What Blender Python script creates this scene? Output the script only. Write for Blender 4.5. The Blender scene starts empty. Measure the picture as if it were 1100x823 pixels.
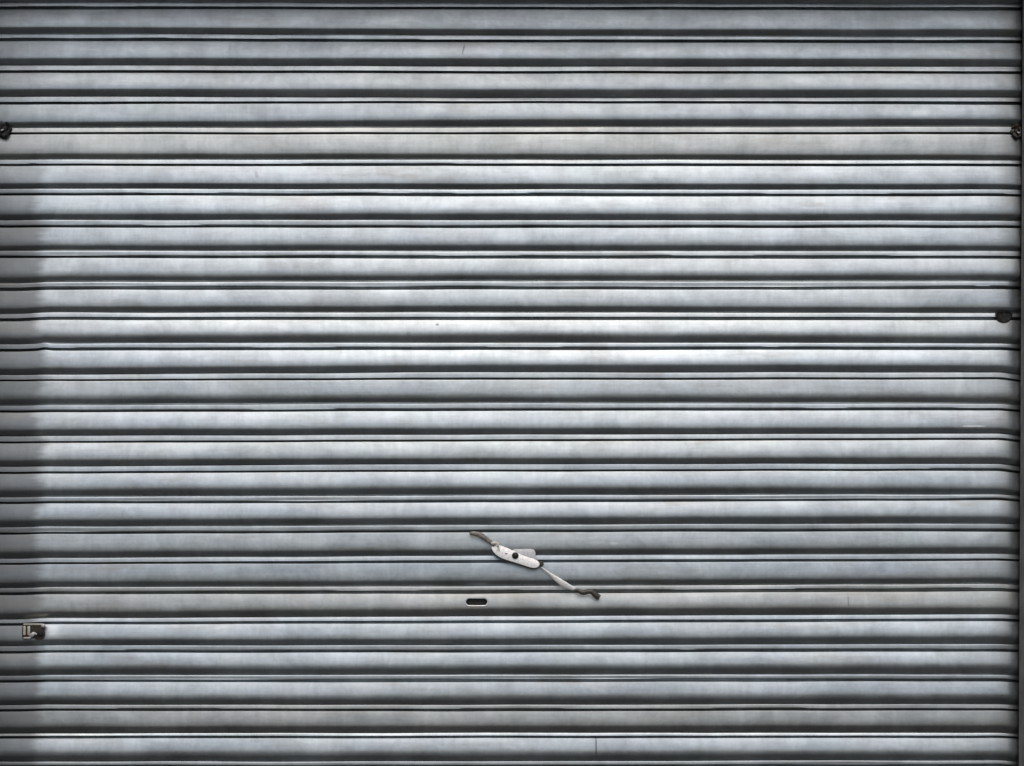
import bpy, bmesh, math, random
from mathutils import Vector, noise

C = bpy.context.scene
COL = C.collection
S = 0.075 / 32.8            # metres per photo pixel on the curtain plane (slat pitch 75 mm)
D = 4.5                     # camera distance
ZC = 0.35 + 411.5 * S       # camera height
def X(px): return (px - 550.0) * S
def Z(py): return ZC - (py - 411.5) * S
def P3(px, py, p):
    """point at photo position (px,py), standing p pixels proud of the curtain plane (real depth)"""
    k = 1.0 - p * S / D
    return Vector((X(px) * k, -p * S, ZC + (Z(py) - ZC) * k))

# ------------------------------------------------------------------ helpers
def link(name, me, mat=None, parent=None):
    o = bpy.data.objects.new(name, me); COL.objects.link(o)
    if mat: me.materials.append(mat)
    if parent: o.parent = parent
    return o
def finish(bm, name, mat, parent=None, smooth=True, angle=40, bevel=0):
    bmesh.ops.remove_doubles(bm, verts=bm.verts, dist=1e-6)
    bmesh.ops.recalc_face_normals(bm, faces=bm.faces)
    if bevel:
        es = [e for e in bm.edges if len(e.link_faces) == 2 and e.calc_face_angle(0) > 0.6]
        bmesh.ops.bevel(bm, geom=es, offset=bevel, segments=2, affect='EDGES', profile=0.6)
    me = bpy.data.meshes.new(name); bm.to_mesh(me); bm.free()
    if smooth:
        for p in me.polygons: p.use_smooth = True
        me.set_sharp_from_angle(angle=math.radians(angle))
    return link(name, me, mat, parent)
def box(bm, x0, x1, y0, y1, z0, z1):
    vs = [bm.verts.new((x, y, z)) for x in (x0, x1) for y in (y0, y1) for z in (z0, z1)]
    for f in ((0,1,3,2),(4,6,7,5),(0,4,5,1),(2,3,7,6),(0,2,6,4),(1,5,7,3)):
        bm.faces.new([vs[i] for i in f])
def tag(o, label, cat, group=None, kind=None):
    o['label'] = label; o['category'] = cat
    if group: o['group'] = group
    if kind: o['kind'] = kind
def slab(bm, outline, pf, pb, tilt=0.0, yc=0.0):
    """outline in photo px (list of (x,y)) -> slab between depths pf (front) and pb (back)"""
    n = len(outline)
    f = [bm.verts.new(P3(x, y, pf + tilt*(y-yc))) for x, y in outline]
    b = [bm.verts.new(P3(x, y, pb + tilt*(y-yc))) for x, y in outline]
    bm.faces.new(f); bm.faces.new(b[::-1])
    for i in range(n):
        j = (i + 1) % n
        bm.faces.new((f[i], f[j], b[j], b[i]))
def catmull(pts, n):
    out = []
    P = [pts[0]] + list(pts) + [pts[-1]]
    for i in range(1, len(P) - 2):
        for k in range(n):
            t = k / n
            out.append(tuple(0.5 * (2*b + (c-a)*t + (2*a-5*b+4*c-d)*t*t + (3*b-a-3*c+d)*t**3)
                       for a, b, c, d in zip(P[i-1], P[i], P[i+1], P[i+2])))
    out.append(tuple(pts[-1]))
    return out
def sweep(bm, pts, sides=12):
    """pts: (px,py,p,halfwidth in picture plane,halfthickness in depth) -> flattened tube"""
    pts = catmull(pts, 6)
    rings = []
    for i, q in enumerate(pts):
        a = pts[max(i-1, 0)]; b = pts[min(i+1, len(pts)-1)]
        tx, ty = b[0]-a[0], b[1]-a[1]
        l = math.hypot(tx, ty) or 1
        nx, ny = -ty/l, tx/l
        rings.append([bm.verts.new(P3(q[0] + nx*q[3]*math.cos(w), q[1] + ny*q[3]*math.cos(w), q[2] + q[4]*math.sin(w)))
                      for w in (2*math.pi*k/sides for k in range(sides))])
    for a, b in zip(rings, rings[1:]):
        for k in range(sides):
            j = (k+1) % sides
            bm.faces.new((a[k], a[j], b[j], b[k]))
    bm.faces.new(rings[0][::-1]); bm.faces.new(rings[-1])
def stud(bm, cx, cy, prof, sides=20, squash=1.0, rot=0):
    """surface of revolution about the depth axis; prof: (radius, p)"""
    rings = []
    for r, p in prof:
        if r == 0: rings.append([bm.verts.new(P3(cx, cy, p))]); continue
        rings.append([bm.verts.new(P3(cx + r*math.cos(2*math.pi*k/sides+rot), cy + r*squash*math.sin(2*math.pi*k/sides+rot), p)) for k in range(sides)])
    for a, b in zip(rings, rings[1:]):
        for k in range(sides):
            j = (k+1) % sides
            if len(a) == 1: bm.faces.new((a[0], b[j], b[k]))
            elif len(b) == 1: bm.faces.new((a[k], a[j], b[0]))
            else: bm.faces.new((a[k], a[j], b[j], b[k]))

# ------------------------------------------------------------------ materials
class N:
    def __init__(s, name):
        s.m = bpy.data.materials.new(name); s.m.use_nodes = True
        s.t = s.m.node_tree; s.b = s.t.nodes['Principled BSDF']
    def n(s, typ, **kw):
        o = s.t.nodes.new(typ)
        for k, v in kw.items():
            if isinstance(k, str) and hasattr(o, k): setattr(o, k, v)
        return o
    def l(s, a, b): s.t.links.new(a, b)
    def put(s, sock, v):
        if isinstance(v, bpy.types.NodeSocket): s.l(v, sock)
        elif v is not None: sock.default_value = v
    def math(s, op, a, b=None, c=None, clamp=False):
        o = s.t.nodes.new('ShaderNodeMath'); o.operation = op; o.use_clamp = clamp
        for i, v in enumerate((a, b, c)): s.put(o.inputs[i], v)
        return o.outputs[0]
    def smooth(s, v, lo, hi, a=0.0, b=1.0):
        o = s.t.nodes.new('ShaderNodeMapRange'); o.interpolation_type = 'SMOOTHSTEP'
        s.put(o.inputs[0], v)
        for i, q in enumerate((lo, hi, a, b)): s.put(o.inputs[i+1], q)
        return o.outputs[0]
    def mix(s, fac, a, b, typ='MIX'):
        o = s.t.nodes.new('ShaderNodeMix'); o.data_type = 'RGBA'; o.blend_type = typ
        s.put(o.inputs['Factor'], fac); s.put(o.inputs[6], a); s.put(o.inputs[7], b)
        return o.outputs[2]
    def noise(s, vec, scale, detail=3, rough=0.55, w=None, color=False):
        o = s.t.nodes.new('ShaderNodeTexNoise')
        if w is not None: o.noise_dimensions = '4D'; s.put(o.inputs['W'], w)
        s.put(o.inputs['Vector'], vec); s.put(o.inputs['Scale'], scale)
        s.put(o.inputs['Detail'], detail); s.put(o.inputs['Roughness'], rough)
        return o.outputs['Color' if color else 'Fac']
    def scaled(s, vec, x, y, z):
        o = s.t.nodes.new('ShaderNodeMapping'); s.put(o.inputs['Vector'], vec)
        o.inputs['Scale'].default_value = (x, y, z); return o.outputs[0]

def galvanised():
    g = N('galvanised_steel')
    geo = g.n('ShaderNodeNewGeometry'); pos = geo.outputs['Position']
    sep = g.n('ShaderNodeSeparateXYZ'); g.l(pos, sep.inputs[0])
    x, z = sep.outputs['X'], sep.outputs['Z']
    att = g.n('ShaderNodeAttribute'); att.attribute_name = 'tint'
    idx = g.n('ShaderNodeAttribute'); idx.attribute_name = 'slat_number'
    w = idx.outputs['Fac']
    # worn zinc: soft upright patches, larger clouds, fine rolling grain along the slat
    warp = g.noise(g.scaled(pos, 9, 3, 14), 1.0, 2, 0.5, w, color=True)
    wv = g.n('ShaderNodeVectorMath'); wv.operation = 'MULTIPLY_ADD'
    g.l(warp, wv.inputs[0]); wv.inputs[1].default_value = (0.10, 0.0, 0.05); g.l(pos, wv.inputs[2])
    wpos = wv.outputs[0]
    patch = g.noise(g.scaled(wpos, 15, 4, 16), 1.0, 5, 0.62, w)
    smear = g.noise(g.scaled(wpos, 7, 2, 30), 1.0, 4, 0.6, w)
    cloud = g.noise(g.scaled(wpos, 4.0, 1, 6.0), 1.0, 3, 0.55, w)
    grain = g.noise(g.scaled(pos, 5, 60, 420), 1.0, 3, 0.6, w)
    spang = g.noise(g.scaled(pos, 160, 40, 110), 1.0, 2, 0.7, w)
    hue = g.noise(g.scaled(pos, 9, 2, 9), 1.0, 2, 0.5, w, color=True)
    v = g.math('ADD', g.smooth(patch, 0.3, 0.7, 0.86, 1.07), g.smooth(cloud, 0.32, 0.68, -0.09, 0.07))
    v = g.math('ADD', v, g.smooth(smear, 0.32, 0.66, -0.09, 0.04))
    fine = g.noise(g.scaled(wpos, 55, 8, 34), 1.0, 5, 0.7, w)
    drip = g.noise(g.scaled(pos, 75, 4, 9), 1.0, 3, 0.6, w)
    v = g.math('ADD', v, g.smooth(fine, 0.3, 0.7, -0.06, 0.05))
    v = g.math('ADD', v, g.math('MULTIPLY', g.smooth(drip, 0.35, 0.68, -0.045, 0.035), g.smooth(cloud, 0.35, 0.6, 0.3, 1.0)))
    v = g.math('ADD', v, g.smooth(grain, 0.3, 0.7, -0.045, 0.035))
    v = g.math('ADD', v, g.smooth(spang, 0.25, 0.75, -0.035, 0.035))
    col = g.mix(0.03, att.outputs['Color'], hue, "OVERLAY")
    col = g.mix(1.0, col, v, 'MULTIPLY')
    # darker band on the left end with a ragged edge
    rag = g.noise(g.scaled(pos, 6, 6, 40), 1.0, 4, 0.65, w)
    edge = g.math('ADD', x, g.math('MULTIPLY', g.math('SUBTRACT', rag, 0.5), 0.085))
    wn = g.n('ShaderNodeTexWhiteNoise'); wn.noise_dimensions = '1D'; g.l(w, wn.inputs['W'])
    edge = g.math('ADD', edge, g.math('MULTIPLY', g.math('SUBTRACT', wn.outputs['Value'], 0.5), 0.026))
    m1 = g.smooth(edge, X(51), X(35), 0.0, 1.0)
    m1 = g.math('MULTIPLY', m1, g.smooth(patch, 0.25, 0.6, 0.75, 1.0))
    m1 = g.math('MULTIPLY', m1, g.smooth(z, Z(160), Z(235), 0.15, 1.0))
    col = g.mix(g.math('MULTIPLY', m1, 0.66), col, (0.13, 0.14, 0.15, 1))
    end_shade = g.math('MULTIPLY', g.smooth(edge, X(1062), X(1092)), g.smooth(patch, 0.35, 0.6, 0.3, 0.65))  # painted shade where the slats round into the right guide rail
    col = g.mix(end_shade, col, (0.19, 0.185, 0.175, 1))
    # dust and brown film settled here and there
    film = g.smooth(g.noise(g.scaled(wpos, 3.0, 1, 26), 1.0, 6, 0.68, w), 0.50, 0.78, 0.0, 0.6)
    col = g.mix(film, col, (0.30, 0.275, 0.24, 1))
    # specks
    vo = g.n('ShaderNodeTexVoronoi'); vo.inputs['Scale'].default_value = 26.0
    vo.inputs['Randomness'].default_value = 1.0
    g.l(g.scaled(pos, 1, 0.2, 1), vo.inputs['Vector'])
    vc = g.n('ShaderNodeSeparateColor'); g.l(vo.outputs['Color'], vc.inputs[0])
    size = g.math('MULTIPLY', g.smooth(vc.outputs[0], 0.90, 1.0), 0.06)
    sp = g.smooth(g.math('SUBTRACT', size, vo.outputs['Distance']), 0.0, 0.03)
    col = g.mix(g.math('MULTIPLY', sp, 0.6), col, (0.08, 0.08, 0.075, 1))
    # scratches and nicks at their own places
    def streak(px0, px1, py0, py1, slant=0.0):
        cx, cz = X((px0+px1)/2), Z((py0+py1)/2)
        dx = g.math('ABSOLUTE', g.math('ADD', g.math('SUBTRACT', x, cx), g.math('MULTIPLY', g.math('SUBTRACT', z, cz), slant)))
        dz = g.math('ABSOLUTE', g.math('SUBTRACT', z, cz))
        hx, hz = abs(px1-px0)/2*S, abs(py1-py0)/2*S
        a = g.smooth(dx, hx*0.5, hx*1.3, 1, 0); b = g.smooth(dz, hz*0.5, hz*1.3, 1, 0)
        return g.math('MULTIPLY', a, b)
    for (a, amt, c) in ((streak(639.4, 641.0, 792, 811), 0.75, (0.05, 0.05, 0.05, 1)),
                        (streak(497.2, 498.8, 48, 59, -0.2), 0.6, (0.08, 0.08, 0.08, 1)),
                        (streak(1033, 1057, 456.9, 458.6), 1.0, (1.0, 1.0, 1.0, 1)),
                        (streak(978, 996, 119, 126), 0.35, (0.7, 0.72, 0.72, 1)),
                        (streak(910, 911.5, 640, 651), 0.5, (0.1, 0.1, 0.1, 1)),
                        (streak(655, 664, 582, 585), 0.4, (0.7, 0.7, 0.68, 1)),
                        (streak(468, 471.5, 347.5, 350), 0.7, (0.1, 0.1, 0.1, 1)),
                        (streak(437, 442, 356, 361), 0.3, (0.15, 0.2, 0.18, 1)),
                        (streak(989, 990.5, 160, 168), 0.4, (0.6, 0.6, 0.58, 1)),
                        (streak(274, 278, 184, 192, 0.3), 0.3, (0.15, 0.15, 0.15, 1))):
        col = g.mix(g.math('MULTIPLY', a, amt), col, c)
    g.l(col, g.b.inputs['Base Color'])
    g.b.inputs['Metallic'].default_value = 0.93
    r = g.math('ADD', g.smooth(cloud, 0.3, 0.7, 0.30, 0.42), g.math('MULTIPLY', m1, 0.12))
    r = g.math('ADD', r, g.smooth(spang, 0.3, 0.7, -0.03, 0.03))
    g.l(r, g.b.inputs['Roughness'])
    bp = g.n('ShaderNodeBump'); bp.inputs['Strength'].default_value = 0.25; bp.inputs['Distance'].default_value = 0.0008
    dent = g.noise(g.scaled(pos, 14, 6, 16), 1.0, 3, 0.5, w)
    g.l(g.math('ADD', g.math('MULTIPLY', dent, 1.6), g.math('ADD', g.math('MULTIPLY', grain, 0.12), g.math('MULTIPLY', spang, 0.15))), bp.inputs['Height'])
    g.l(bp.outputs[0], g.b.inputs['Normal'])
    return g.m
def simple(name, c0, c1, rough, metal, scale=120, bump=0.15, stretch=(1, 1, 1)):
    g = N(name)
    geo = g.n('ShaderNodeNewGeometry')
    nz = g.noise(g.scaled(geo.outputs['Position'], *stretch), scale, 5, 0.65)
    g.l(g.mix(g.smooth(nz, 0.32, 0.68), (*c0, 1), (*c1, 1)), g.b.inputs['Base Color'])
    g.b.inputs['Metallic'].default_value = metal
    g.l(g.smooth(nz, 0.3, 0.7, rough + 0.08, rough - 0.08), g.b.inputs['Roughness'])
    bp = g.n('ShaderNodeBump'); bp.inputs['Strength'].default_value = bump; bp.inputs['Distance'].default_value = 0.001
    g.l(nz, bp.inputs['Height']); g.l(bp.outputs[0], g.b.inputs['Normal'])
    return g.m
M_GALV = galvanised()
M_WHITE = simple('bright_white_zinc', (0.70, 0.695, 0.67), (0.92, 0.92, 0.905), 0.42, 0.4, 220, 0.4)
M_BLACK = simple('black_steel', (0.012, 0.012, 0.012), (0.035, 0.034, 0.032), 0.5, 0.2, 300)
M_TAUPE = simple('weathered_rod', (0.16, 0.145, 0.125), (0.36, 0.34, 0.31), 0.55, 0.4, 160)
M_DARK = simple('dirty_dark_steel', (0.05, 0.046, 0.04), (0.13, 0.12, 0.11), 0.5, 0.5, 220)
M_PALE = simple('pale_grey_zinc', (0.55, 0.56, 0.57), (0.66, 0.67, 0.68), 0.4, 0.3, 160)
M_CREAM = simple('cream_plastic', (0.55, 0.52, 0.45), (0.72, 0.69, 0.62), 0.5, 0.0, 200)
M_RAIL = simple('dull_rail_steel', (0.10, 0.102, 0.104), (0.17, 0.172, 0.172), 0.55, 0.3, 30, 0.2, (3, 1, 0.6))
M_BROWN = simple('grimy_brown_steel', (0.03, 0.025, 0.02), (0.09, 0.075, 0.06), 0.45, 0.5, 260)
M_TAN = simple('worn_tan_metal', (0.50, 0.46, 0.39), (0.82, 0.78, 0.71), 0.35, 0.4, 260)
M_WALL = simple('grey_render', (0.24, 0.235, 0.22), (0.33, 0.32, 0.30), 0.85, 0.0, 18, 0.6)
M_GROUND = simple('asphalt', (0.028, 0.028, 0.028), (0.052, 0.051, 0.048), 0.85, 0.0, 60, 0.8)
M_VOID = simple('dark_lock_body', (0.012, 0.012, 0.012), (0.04, 0.04, 0.038), 0.4, 0.4, 300)

# ------------------------------------------------------------------ the curtain
# per joint: bead top b, bead bottom e, face top f, start of underside g, at x = 100, 505, 1060 (photo px)
ROWS = [
 ((2.5,3.5,4.6),(6.9,7.3,7.8),(10,10,11.3),(29,31.3,31.3)),
 ((36.5,38,39.6),(40.7,42.5,43.2),(44,45.3,46.3),(62.3,62.6,63.2)),
 ((70.3,71.6,71.6),(75.3,76.3,76.3),(78.2,78.9,79.1),(95.7,95.8,96.4)),
 ((104,105.3,104.9),(109.3,108.6,109),(112,110.8,112.4),(131.4,128.7,128)),
 ((137.4,137,136.2),(142,142,141.8),(144.3,144.3,144.3),(165.3,165.6,166.8)),
 ((171.6,171.6,172.6),(176,175.6,175.8),(178.3,178.4,178.7),(197,197.5,198.1)),
 ((202.8,203.5,203.7),(207.5,207.5,208.5),(210,210.8,211),(230.2,229.8,230.4)),
 ((236.4,236.7,237.3),(241.9,242,242.3),(244.5,245,245),(263.9,263.6,264.3)),
 ((269.4,270.2,270),(274.5,274.6,274.8),(277.3,278,278),(297.2,296.7,296)),
 ((303,302.4,302.4),(307.2,307.6,307.6),(311.3,311.3,310.9),(329.6,329,330.6)),
 ((335.9,335.7,336.5),(340.5,340.3,340.5),(343.8,343.8,344),(362.0,360.3,362.5)),
 ((369,368.4,369),(373.8,372.8,373),(376.8,376,376),(395.4,392.2,392.8)),
 ((402.2,400.1,400.3),(407.2,405.8,405.4),(409.2,408.2,407.9),(428.3,427.4,427)),
 ((435.2,433.3,433.9),(440.8,439.2,438.3),(442.9,441.7,441),(461.4,460.2,459.8)),
 ((468,467,465.8),(473.6,472.1,470.2),(475.8,474.4,472.7),(494,492.7,491.5)),
 ((500.9,498.7,498.4),(506.3,504.7,503.4),(508.7,506.9,505.9),(526.3,524.4,525)),
 ((533.8,532.3,531.3),(538.4,537.3,534.8),(540.9,540,537.5),(558.8,556.3,555)),
 ((566,564,562.6),(571.5,569.4,568.2),(573.8,572,571),(592.6,591.0,588.2)),
 ((599.5,597,595.1),(604.0,601.7,600.1),(606.2,604.9,602.6),(625.1,624,621)),
 ((630.9,629.9,627.4),(635.5,634.3,631.8),(638.6,637.8,635.3),(657.6,654.3,653)),
 ((664,662.2,659.9),(668,666.6,664.3),(670.8,669.7,667.4),(687.3,686.6,683.7)),
 ((693.2,693.1,691.8),(698.5,698.4,696.9),(701.2,701,700),(718.6,718.2,716.5)),
 ((725.3,725,724.8),(730,729.1,729),(732.6,732.9,731.9),(751.2,751.1,749.4)),
 ((757.2,757.2,756.3),(761.3,761.3,760.7),(764,764.2,763.2),(780.7,780,779.5)),
 ((788,787.4,787.4),(790.4,790.4,790.2),(793.3,793,792.9),(811.3,811.2,810.1)),
 ((818.2,817.9,817),(822,822,821),(824.5,824.5,824),(843,843,842.5)),
]
# base colours of the zinc, slat by slat (cool, neutral and warm batches)
COOL, NEUT, WARM = (0.474, 0.522, 0.546), (0.482, 0.524, 0.538), (0.500, 0.524, 0.516)
TINT = [NEUT, COOL, NEUT, COOL, WARM, COOL, COOL, COOL, NEUT, NEUT, NEUT, COOL, NEUT, COOL, NEUT,
        COOL, COOL, NEUT, COOL, WARM, COOL, COOL, COOL, WARM, COOL, NEUT]
GAIN = [0.92, 0.95, 0.92, 0.90, 0.97, 1.0, 1.05, 1.02, 1.06, 1.07, 1.06, 1.08, 1.0, 1.03, 1.0, 1.0, 1.0, 0.93, 0.95, 0.88, 1.04,
        0.98, 0.95, 0.78, 0.97, 0.9]
rnd = random.Random(11)
PITCH = 32.4
rows = {i: ROWS[i] for i in range(len(ROWS))}
for k in range(1, 4):                                    # slats above the picture
    rows[-k] = tuple(tuple(v - PITCH*k for v in q) for q in ROWS[0])
LASTROW = len(ROWS) - 1
BOT = int((Z(0) - 0.06) / S)                             # photo row of the bottom rail
k = 1
while ROWS[-1][3][0] + PITCH*k < BOT - 12:
    rows[LASTROW+k] = tuple(tuple(v + PITCH*k for v in q) for q in ROWS[-1]); k += 1
KEYS = sorted(rows)
XS0, XS1 = -46, 1150
def interp(q, x):
    a, b, c = q
    if x <= 100: return a
    if x >= 1060: return c
    L0 = (x-505)*(x-1060)/((100-505)*(100-1060)); L1 = (x-100)*(x-1060)/((505-100)*(505-1060)); L2 = (x-100)*(x-505)/((1060-100)*(1060-505))
    lin = a + (b-a)*(x-100)/405 if x < 505 else b + (c-b)*(x-505)/555
    return 0.5*(a*L0 + b*L1 + c*L2) + 0.5*lin
def sstep(t): t = max(0, min(1, t)); return t*t*(3-2*t)
DROOP_R = {11: 2, 12: 4.5, 13: 3, 14: 4, 15: 4.5, 16: 3, 17: 1, 18: 1.5, 19: 2.0, 20: 1.5, 21: 1.5, 22: 2, 23: 2, 24: 2, 25: 3}
DROOP_L = {9: 1.8, 10: 2.2, 11: 1.6, 12: 1, 13: .8, 14: .9, 15: .8, 16: .8, 17: 1, 18: 1.2, 19: 1.6, 20: 2.2, 21: 1.2, 22: 1, 23: .8}
def shift(i, x):
    d = 0.75 * DROOP_R.get(i, 0.5) * sstep((x-1070)/34) + 0.7 * DROOP_L.get(i, 0.3) * sstep((56-x)/40)
    d += 0.42 * noise.noise((x*0.009, i*7.3, 2.0)) + 0.1 * noise.noise((x*0.03, i*3.1, 9.0))
    if i == 11: d -= 1.0 * math.exp(-((x-48)/5.0)**2)       # little kink at the left
    return d
def profile(i, x):
    r = rows[i]; nx = i+1
    b, e, f, g = (interp(q, x) for q in r)
    s = shift(i, x)
    b += s + 0.25*noise.noise((x*0.008, i*8.1, 5.0)); e += s + 0.14*noise.noise((x*0.008, i*4.7, 7.0)); f += s + 0.2*noise.noise((x*0.011, i*5.9, 1.5))
    if nx in rows: bn = interp(rows[nx][0], x) + shift(nx, x)
    else: bn = g + 6.5
    g += 0.5*(s + shift(nx, x))
    h = e - b; w = bn - g; L = g - f
    bul = BULGE[i] * (1 + 0.10*noise.noise((x*0.006, i*5.7, 4.0)) + 0.05*noise.noise((x*0.03, i*2.7, 1.0)))
    if i == 20: bul += 1.5*math.exp(-((x-53)/6.0)**2)        # dent beside the latch
    bt = 1.0 + 0.5*noise.noise((x*0.008, i*6.3, 8.0)) + BEADT[i]
    bd = 0.12*noise.noise((x*0.012, i*4.1, 6.0))
    pts = [(b-1.2, -7.0), (b-0.6, -3.8), (b-0.15, -2.0), (b+0.03*h, -0.26+bd), (b+0.13*h, -0.11*bt+bd), (b+0.40*h, 0.17*bt+bd), (b+0.72*h, 0.43*bt+bd),
           (e-0.12, 0.60*bt+bd), (e+0.12, 0.3+bd), (e+0.28, -0.4), (e+0.35, -2.0), (e+0.5, -4.5), ((e+f)/2, -6.0), (f-0.35, -4.8), (f-0.22, -2.2),
           (f-0.12, -0.8), (f-0.05, 0.12), (f+0.05, 0.33), (f+0.35, 0.42)]
    n = 14
    face = []
    for k in range(1, n+1):
        t = k/n
        face.append((f + 0.35 + t*(L-0.35), 0.42 + bul*(1-(1-t)**1.45) - SOFT[i]*max(0, (t-0.66)/0.34)**2))
    top = face[-1][1]
    q = UND[i]
    und = [(g+0.10*w, top-0.22*q), (g+0.22*w, top-0.65*q), (g+0.36*w, top-1.3*q), (g+0.52*w, top-2.1*q), (g+0.70*w, top-3.1*q),
           (g+0.86*w, top-4.05*q), (bn-0.1, min(top-4.9*q, -0.6)), (bn+0.4, -2.6), (bn+1.6, -7.5)]
    s0 = 1088 if i < 9 else 1083 + 1.5*noise.noise((i*1.7, 3.0, 1.0))
    end = (1.5 if i < 9 else 2.4)*sstep((x-s0)/16)**1.3                        # the slat ends curl back into the guide rail
    if end: pts, face, und = ([(y, p-end) for y, p in l] for l in (pts, face, und))
    return pts, face, und
BULGE = {i: 3.3 * rnd.uniform(0.85, 1.15) for i in KEYS}
BULGE[4] *= 0.85
for k in (20, 21, 22, 24): BULGE[k] *= 1.18
BEADT = {i: rnd.uniform(-0.5, 0.3) for i in KEYS}
UND = {i: rnd.uniform(0.78, 0.98) for i in KEYS}
SOFT = {i: rnd.choice((0.1, 0.25, 0.4, 0.6)) for i in KEYS}
HOLE = (500.2, 523.9, 642.7, 650.6)                      # keyhole in slat 19
def hole_span(x):
    x0, x1, y0, y1 = HOLE; r = (y1-y0)/2; yc = (y0+y1)/2
    if x <= x0 or x >= x1: return yc, yc
    if x < x0+r: h = math.sqrt(max(0, r*r-(x0+r-x)**2))
    elif x > x1-r: h = math.sqrt(max(0, r*r-(x-(x1-r))**2))
    else: h = r
    return yc-h, yc+h
def build_slat(i, parent):
    xs = []
    x = XS0
    while x < XS1:
        xs.append(x)
        x += 4 if (x < 70 or x > 1040) else 9
    xs.append(XS1)
    cut = i == 19
    if cut:
        x0, x1 = HOLE[0], HOLE[1]
        xs = [q for q in xs if q < x0-2 or q > x1+2] + [x0 + (x1-x0)*(0.5-0.5*math.cos(math.pi*k/24)) for k in range(25)]
        xs.sort()
    bm = bmesh.new()
    cols = []; nface0 = None
    for x in xs:
        pts, face, und = profile(i, x)
        if cut:
            fv = [pts[-1]] + face
            def pat(y):
                for (a, pa), (c, pc) in zip(fv, fv[1:]):
                    if a <= y <= c: return pa + (pc-pa)*(y-a)/(c-a)
                return fv[-1][1]
            t, bt = hole_span(x)
            f0, g0 = pts[-1][0], face[-1][0]
            ys = [f0 + (t-f0)*k/7 for k in range(1, 8)] + [bt + (g0-bt)*k/7 for k in range(0, 8)]
            face = [(y, pat(y)) for y in ys]
        allp = pts + face + und
        cols.append([bm.verts.new(P3(x, y, p)) for y, p in allp])
    nb = 19
    for a, b, xa, xb in zip(cols, cols[1:], xs, xs[1:]):
        inh = cut and xa >= HOLE[0]-1e-6 and xb <= HOLE[1]+1e-6
        for k in range(len(a)-1):
            if cut and k == nb + 6 and inh: continue
            bm.faces.new((a[k], a[k+1], b[k+1], b[k]))
    if cut:
        for e in [e for e in bm.edges if e.calc_length() < 1e-7]: pass
    bmesh.ops.remove_doubles(bm, verts=bm.verts, dist=2e-6)
    bmesh.ops.dissolve_degenerate(bm, edges=bm.edges, dist=1e-7)
    me = bpy.data.meshes.new('slat'); bm.to_mesh(me); bm.free()
    for p in me.polygons: p.use_smooth = True
    me.set_sharp_from_angle(angle=math.radians(50))
    c = TINT[i] if 0 <= i < len(TINT) else NEUT
    gn = GAIN[i] if 0 <= i < len(GAIN) else 0.92
    at = me.attributes.new('tint', 'FLOAT_COLOR', 'POINT')
    at.data.foreach_set('color', [v for _ in me.vertices for v in (c[0]*gn, c[1]*gn, c[2]*gn, 1.0)])
    a2 = me.attributes.new('slat_number', 'FLOAT', 'POINT')
    a2.data.foreach_set('value', [i*3.71] * len(me.vertices))
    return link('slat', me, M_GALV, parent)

shutter = bpy.data.objects.new('roller_shutter', None); COL.objects.link(shutter)
tag(shutter, 'closed galvanised steel roller shutter of ribbed horizontal slats with a white lock lever', 'roller shutter')
slats = {}
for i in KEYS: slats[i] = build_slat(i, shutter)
slats[19]['label'] = 'slat with the dark oval keyhole'
slats[23]['label'] = 'dull brownish grey slat near the bottom'
slats[4]['label'] = 'flatter warm grey slat'
bm = bmesh.new()
lastg = rows[KEYS[-1]][3][0] + 6
box(bm, X(XS0), X(XS1), -0.018, 0.018, Z(BOT)-0.055, Z(lastg)-0.001)
finish(bm, 'bottom_rail', M_RAIL, shutter, bevel=0.004)

# keyhole: turned-in rim and the lock body behind it
bm = bmesh.new()
x0, x1, y0, y1 = HOLE; r = (y1-y0)/2; yc = (y0+y1)/2
def stadium(x0, x1, yc, r, n=12):
    o = []
    for k in range(n+1):
        a = math.pi/2 + math.pi*k/n; o.append((x0+r + r*math.cos(a), yc - r*math.sin(a)))
    for k in range(n+1):
        a = -math.pi/2 + math.pi*k/n; o.append((x1-r + r*math.cos(a), yc - r*math.sin(a)))
    return o
fv_pts, fv_face, _ = profile(19, 512)
fvl = [fv_pts[-1]] + fv_face
def face_p(y):
    for (a, pa), (c, pc) in zip(fvl, fvl[1:]):
        if a <= y <= c: return pa + (pc-pa)*(y-a)/(c-a)
    return fvl[-1][1]
sa, sb, sc, sd = stadium(x0-1.5, x1+1.5, yc, r+1.3), stadium(x0-0.6, x1+0.6, yc, r+0.55), stadium(x0+0.35, x1-0.35, yc, r-0.35), stadium(x0+0.5, x1-0.5, yc, r-0.5)
ra = [bm.verts.new(P3(x, y, face_p(y)-0.2)) for x, y in sa]
rb = [bm.verts.new(P3(x, y, face_p(y)+0.5)) for x, y in sb]
rc = [bm.verts.new(P3(x, y, face_p(y)+0.1)) for x, y in sc]
rd = [bm.verts.new(P3(x, y, -5.5)) for x, y in sd]
for A, B in ((ra, rb), (rb, rc), (rc, rd)):
    for k in range(len(A)):
        j = (k+1) % len(A); bm.faces.new((A[k], A[j], B[j], B[k]))
key = finish(bm, 'keyhole', M_PALE, shutter, angle=60)
bm = bmesh.new()
slab(bm, [(x0-3, y0-2.5), (x1+3, y0-2.5), (x1+3, y1+2.5), (x0-3, y1+2.5)], -5.2, -10)
slab(bm, [(x0+3, yc-1.7), (x1-3, yc-1.7), (x1-3, yc+2.6), (x0+3, yc+2.6)], -3.0, -5.0)
finish(bm, 'lock_body', M_VOID, key, smooth=False, bevel=0.0008)

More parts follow.
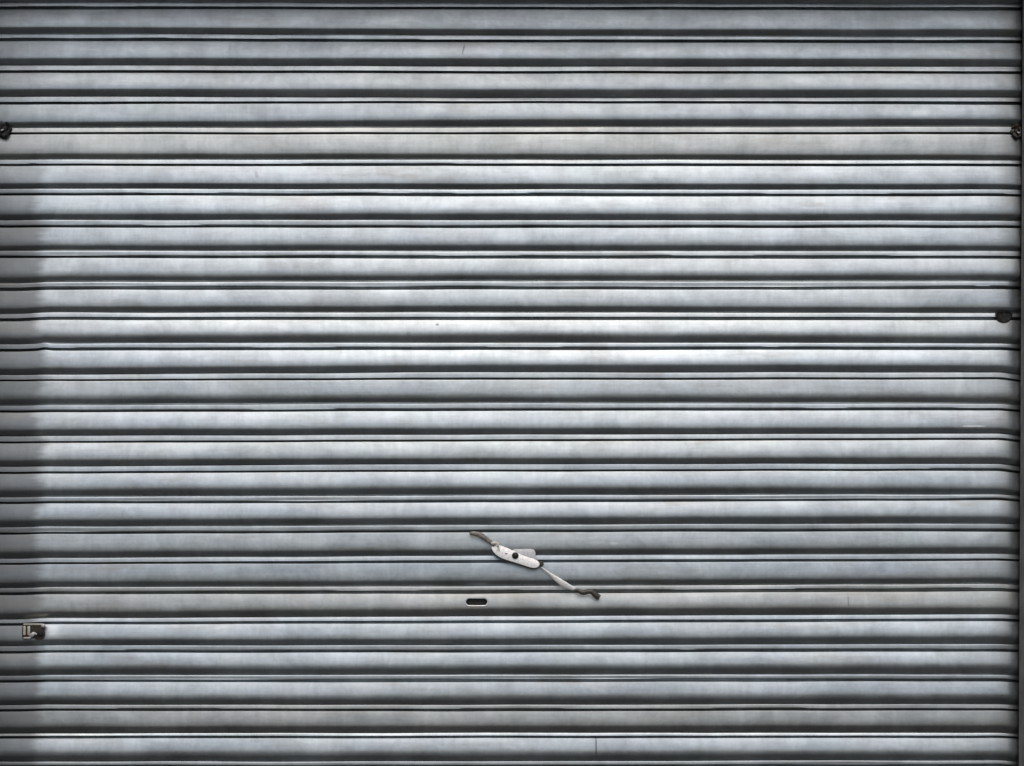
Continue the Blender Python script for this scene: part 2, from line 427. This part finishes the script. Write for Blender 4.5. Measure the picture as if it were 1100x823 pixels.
# lock lever
outl = catmull([(528.0,588.2),(529.2,585.9),(532,585.0),(538.5,586.4),(546,589.2),(553,592.6),(560.5,596.2),(567,598.6),(573.5,600.4),(577.8,602.7),(579.7,605.8),
                (578.6,608.6),(575.2,610.2),(570.5,609.8),(562,607.2),(554,604.6),(546,602.2),(539.5,599.9),(534.5,597.2),(530.8,593.8),(528.4,590.2),(528.0,588.2)], 4)[:-1]
bm = bmesh.new()
slab(bm, outl, 10.2, 8.2, 0.21, 597.5)
lever = finish(bm, 'lock_lever', M_WHITE, shutter, bevel=0.0011, angle=50)
lever['label'] = 'slanting white lock lever with a black centre screw and bent ends'
bm = bmesh.new()
cxm, cym = 553.8, 597.4
slab(bm, [(cxm+(x-cxm)*0.985+0.0, cym+(y-cym)*0.96+1.7) for x, y in outl], 8.1, 6.2, 0.21, 597.5)
finish(bm, 'lever_shadow', M_BLACK, lever, smooth=False)  # black slab in place of the shadow below the lever plate
bm = bmesh.new()
def rrect(x0, x1, y0, y1, r, n=6):
    o = []
    for cx, cy, a0 in ((x1-r, y0+r, -90), (x1-r, y1-r, 0), (x0+r, y1-r, 90), (x0+r, y0+r, 180)):
        for k in range(n+1):
            a = math.radians(a0 + 90*k/n); o.append((cx+r*math.cos(a), cy+r*math.sin(a)))
    return o
slab(bm, rrect(549, 575.2, 590.0, 604, 4.2), 6.4, 4.6, 0.1, 597)
finish(bm, 'backing_plate', M_PALE, lever, bevel=0.0009)
bm = bmesh.new()
stud(bm, 553.5, 596.9, [(0, 13.4), (1.6, 13.3), (2.8, 12.8), (3.5, 11.9), (3.65, 11.0), (3.65, 10.0), (2.0, 4.0), (2.0, 0)])
finish(bm, 'screw', M_BLACK, lever)
for ol in ([(542.6, 594.0), (544.2, 594.4), (545.4, 593.8), (544.7, 595.1), (543.4, 595.7), (542.7, 595.0)],
           [(533.6, 587.0), (534.6, 586.6), (535.1, 588.2), (534.3, 588.8)]):
    bm = bmesh.new(); slab(bm, ol, 10.4, 9.0, 0.21, 597.5); finish(bm, 'hole', M_BLACK, lever, smooth=False)
bm = bmesh.new()
sweep(bm, [(534.8, 588.8, 10.6, 0.7, 0.5), (535.6, 586.6, 11.2, 0.8, 0.6), (534.6, 584.2, 10.8, 1.1, 0.8), (532.0, 583.4, 10, 1.6, 1.2), (529.2, 583.6, 9.6, 1.9, 1.5), (527.6, 583.0, 9.4, 1.5, 1.3)])
sweep(bm, [(534.6, 588.4, 10.5, 0.55, 0.4), (536.0, 590.2, 10.6, 0.7, 0.4), (536.4, 591.4, 10.4, 0.6, 0.4)])
finish(bm, 'tie', M_CREAM, lever)
bm = bmesh.new()
sweep(bm, [(531, 586.2, 8.6, 1.5, 1.2), (528.2, 583.4, 8.6, 2.2, 1.6), (523.5, 580.0, 8.8, 2.5, 1.8), (518.5, 576.4, 9.2, 2.8, 1.8), (514.2, 574.2, 9.6, 2.7, 1.8), (509.5, 573.2, 9.4, 2.4, 1.8), (505.8, 573.2, 8.8, 2.0, 1.6), (504.2, 573.4, 8.4, 1.3, 1.2)])
o = finish(bm, 'arm', M_TAUPE, lever); o['label'] = 'short grey bent arm at the upper end'
bm = bmesh.new()
stud(bm, 580.9, 605.6, [(0, 10.0), (2.6, 9.7), (3.5, 8.8), (3.5, 5.6), (2.6, 4.8)], sides=6, rot=0.3)
finish(bm, 'nut', M_DARK, lever, angle=30)
bm = bmesh.new()
sweep(bm, [(579, 607.2, 7.2, 0.8, 0.8), (583.5, 611.0, 7.6, 0.95, 0.8), (590, 616.0, 8.0, 1.3, 0.7), (597, 621.4, 8.4, 2.6, 0.6), (604, 626.4, 8.6, 3.2, 0.8), (611, 630.4, 8.2, 2.9, 0.8), (616.5, 632.6, 7.8, 1.9, 0.7), (620, 633.4, 7.4, 1.0, 0.7)])
o = finish(bm, 'arm', M_WHITE, lever); o['label'] = 'long white blade shaped arm at the lower end'
bm = bmesh.new()
sweep(bm, [(613, 632.0, 6.8, 1.1, 0.7), (619, 633.8, 7.6, 1.8, 1.2), (623.5, 635.8, 7.8, 2.5, 1.5), (628, 636.6, 8.2, 2.6, 1.6), (632, 635.6, 8.6, 2.5, 1.6), (635.5, 636.0, 8.6, 2.6, 1.7), (639.0, 638.6, 8.2, 2.9, 1.9), (642.2, 641.0, 7.8, 3.1, 2.0), (644.2, 642.2, 7.6, 2.8, 1.8)])
finish(bm, 'hooked_end', M_DARK, lever)

# latch at the left end
bm = bmesh.new()
slab(bm, catmull([(24.2,671.4),(30,670.4),(38,671.0),(45.5,670.2),(48.2,672.4),(47.6,677),(48.4,682),(46.2,686.4),(40,687.6),(35.5,685.6),(29,686.8),(24.4,685.8),(23.7,679),(24.2,671.4)],3)[:-1], 5.2, 2.0)
lat = finish(bm, 'side_latch', M_BROWN, shutter, bevel=0.0008)
lat['label'] = 'small worn metal latch box at the left end'
for a, b in ((24.8, 27.6), (29.4, 32.4)):
    bm = bmesh.new(); slab(bm, rrect(a, b, 672.6, 682.4, 0.8, 3), 7.4, 5.0); finish(bm, 'bar', M_TAN, lat, bevel=0.0008)
for q in ((25.0, 45.5, 669.8, 671.6), (25.0, 33.0, 684.4, 686.2)):
    bm = bmesh.new(); slab(bm, rrect(*q, 0.7, 3), 7.0, 3.0); finish(bm, 'rim', M_TAN, lat, bevel=0.0006)
bm = bmesh.new(); stud(bm, 46.2, 672.2, [(0, 8.2), (1.3, 8.0), (2.1, 7.2), (2.1, 4)]); finish(bm, 'rivet', M_WHITE, lat)
bm = bmesh.new()
sweep(bm, [(31.8, 684.8, 5.8, 1.2, 0.8), (33.8, 682.8, 7.4, 2.2, 1.2), (36.0, 680.8, 7.6, 1.9, 1.0), (39.6, 681.4, 6.4, 0.9, 0.7)])
finish(bm, 'tongue', M_PALE, lat)
bm = bmesh.new(); stud(bm, 43, 680.5, [(0, 7.4), (2.4, 7.0), (3.6, 5.8), (3.6, 4)], sides=8); finish(bm, 'bolt', M_BLACK, lat, angle=30)

# end locks: dark lumps between slats at both ends
bm = bmesh.new()
stud(bm, 1078.5, 337.9, [(0, 1.5), (2.4, 1.6), (2.8, 1.0), (5.8, 1.1), (6.6, 1.9), (7.8, 2.7), (8.8, 2.3), (9.3, 1.0), (9.3, -6)], sides=28)
slab(bm, rrect(1080.2, 1082.6, 343.2, 345.0, 0.8, 3), 3.1, 1.0)
for v in bm.verts: v.co.z = min(v.co.z, Z(335.6))           # its top is tucked under the slat lip
o = finish(bm, 'end_lock', M_BLACK, shutter, angle=35); o['label'] = 'dark half round end lock under a slat at the right'
def clip(cx, cy, sgn, lab, big=1.0):
    bm = bmesh.new()
    sweep(bm, [(cx-6.0*sgn, cy-1.0, 0.5, 1.2, 1.0), (cx-3.4*sgn, cy+2.4, 3.0, 1.9, 1.4), (cx+0.5*sgn, cy+5.6, 4.4, 2.3, 1.6), (cx+3.4*sgn, cy+4.6, 3.6, 2.0, 1.6), (cx+4.4*sgn, cy+0.6, 2.0, 1.8, 1.5), (cx+3.6*sgn, cy-4, 0.8, 2.0, 1.6), (cx-0.6*sgn, cy-6.4, 0.6, 2.2, 1.6), (cx-4.2*sgn, cy-3.6, 1.4, 1.6, 1.4)])
    stud(bm, cx+0.3*sgn, cy-0.2, [(0, 3.4), (2.2, 3.0), (3.6, 1.8), (4.4, 0), (4.4, -5)], sides=9)
    for v in bm.verts:                                       # bent, crusted metal
        q = noise.noise_vector(v.co * 160.0) * 0.0026 + noise.noise_vector(v.co * 300.0) * 0.0006
        v.co += q
        c0 = P3(cx, cy, 0); v.co = c0 + (v.co - c0) * big
    o = finish(bm, 'end_lock', M_BROWN if sgn > 0 else M_BLACK, shutter, angle=80); o['label'] = lab
    b2 = bmesh.new(); sweep(b2, [(cx+0.6*sgn, cy+0.4, 4.2, 0.6, 0.5), (cx+2.4*sgn, cy+1.4, 5.0, 1.1, 0.7), (cx+4.2*sgn, cy+1.6, 4.6, 0.7, 0.6)])
    finish(b2, 'pin', M_PALE, o)
clip(1092.0, 141.2, 1, 'dark hooked end lock at the upper right end')
clip(4.6, 138.4, -1, 'dark lumpy end lock at the upper left end', 1.22)

# ------------------------------------------------------------------ guide rails, added overhang, wall, ground
def rail(xin, sgn, label):
    bm = bmesh.new()
    a, b = X(xin), X(xin + sgn*34)
    lo, hi = min(a, b), max(a, b)
    z0, z1 = 0.0, Z(-118)
    t = 0.003
    back = max if sgn > 0 else min
    box(bm, lo, hi, -0.0155, -0.0155+t, z0, z1)                # front flange
    box(bm, lo, hi, 0.028, 0.028+t, z0, z1)                  # back flange
    if sgn > 0: box(bm, hi-t, hi, -0.0125+1e-4, 0.028-1e-4, z0, z1)
    else: box(bm, lo, lo+t, -0.0125+1e-4, 0.028-1e-4, z0, z1)
    o = finish(bm, 'guide_rail', M_RAIL, None, smooth=False, bevel=0.0008)
    o.location.x = X(xin); o.location.z = Z(411)
    for v in o.data.vertices: v.co.x -= X(xin); v.co.z -= Z(411)
    if sgn > 0: o.rotation_euler.y = math.radians(0.3)
    tag(o, label, 'guide rail', 'guide rails of the shutter')
    return o
rail(1094.8, 1, 'dark grey steel guide rail at the right end of the slats')
rail(-9, -1, 'dark steel guide rail just past the darker left end of the slats')
XL, XR = X(-9-34) - 0.004, X(1095.5+34) + 0.012
bm = bmesh.new()
ZT = Z(-122)
box(bm, XL-3.0, XL, -0.34, 0.25, 0, ZT)  # out of view; jambs set deep to darken the slat ends
box(bm, XR, XR+3.0, -0.30, 0.25, 0, ZT)
box(bm, XL-3.0, XR+3.0, -0.16, 0.25, ZT+0.0005, ZT+1.6)
w = finish(bm, 'wall', M_WALL, None, smooth=False)
tag(w, 'plain grey rendered wall around the shutter opening, jambs deepened to shade its ends', 'wall')
bm = bmesh.new()
box(bm, XL-0.25, XR+0.25, -0.52, -0.163, ZT+0.004, ZT+0.14)  # unseen overhang, added to darken the top slats
w = finish(bm, 'shade_canopy', M_WALL, None, smooth=False, bevel=0.006)
tag(w, 'unseen overhang added above the shutter opening to shade its top', 'shade_canopy')
bm = bmesh.new()
vs = [bm.verts.new(v) for v in ((-400, -800, 0), (400, -800, 0), (400, 20, 0), (-400, 20, 0))]
bm.faces.new(vs)
gnd = finish(bm, 'ground', M_GROUND, None, smooth=False); gnd['kind'] = 'structure'

# ------------------------------------------------------------------ light
SUN_EL, SUN_AZ = math.radians(57), math.radians(1)       # in front of the shutter (towards -Y), a little right
wd = bpy.data.worlds.new('World'); C.world = wd; wd.use_nodes = True
nt = wd.node_tree
sky = nt.nodes.new('ShaderNodeTexSky'); sky.sky_type = 'NISHITA'; sky.sun_disc = False
sky.sun_elevation = SUN_EL; sky.sun_rotation = math.pi - SUN_AZ
sky.air_density = 1.0; sky.dust_density = 4.0; sky.ozone_density = 1.0
nt.links.new(sky.outputs[0], nt.nodes['Background'].inputs[0])
nt.nodes['Background'].inputs[1].default_value = 0.11
sl = bpy.data.lights.new('sun', 'SUN'); sl.energy = 1.0; sl.angle = math.radians(65); sl.color = (1.0, 0.96, 0.91)
so = bpy.data.objects.new('sun', sl); COL.objects.link(so)
dirv = Vector((math.sin(SUN_AZ)*math.cos(SUN_EL), -math.cos(SUN_AZ)*math.cos(SUN_EL), math.sin(SUN_EL)))
so.rotation_euler = dirv.to_track_quat('Z', 'Y').to_euler()

# ------------------------------------------------------------------ camera
cam = bpy.data.cameras.new('camera'); co = bpy.data.objects.new('camera', cam); COL.objects.link(co)
co.location = (0, -D, ZC); co.rotation_euler = (math.pi/2, 0, 0)
cam.sensor_width = 36; cam.lens = 36 * D / (1100*S); cam.clip_end = 3000; cam.clip_start = 0.05
C.camera = co
C.view_settings.view_transform = 'Standard'; C.view_settings.look = 'None'
C.view_settings.exposure = 0.04; C.view_settings.gamma = 1.0
C.render.resolution_x = 1024; C.render.resolution_y = 766
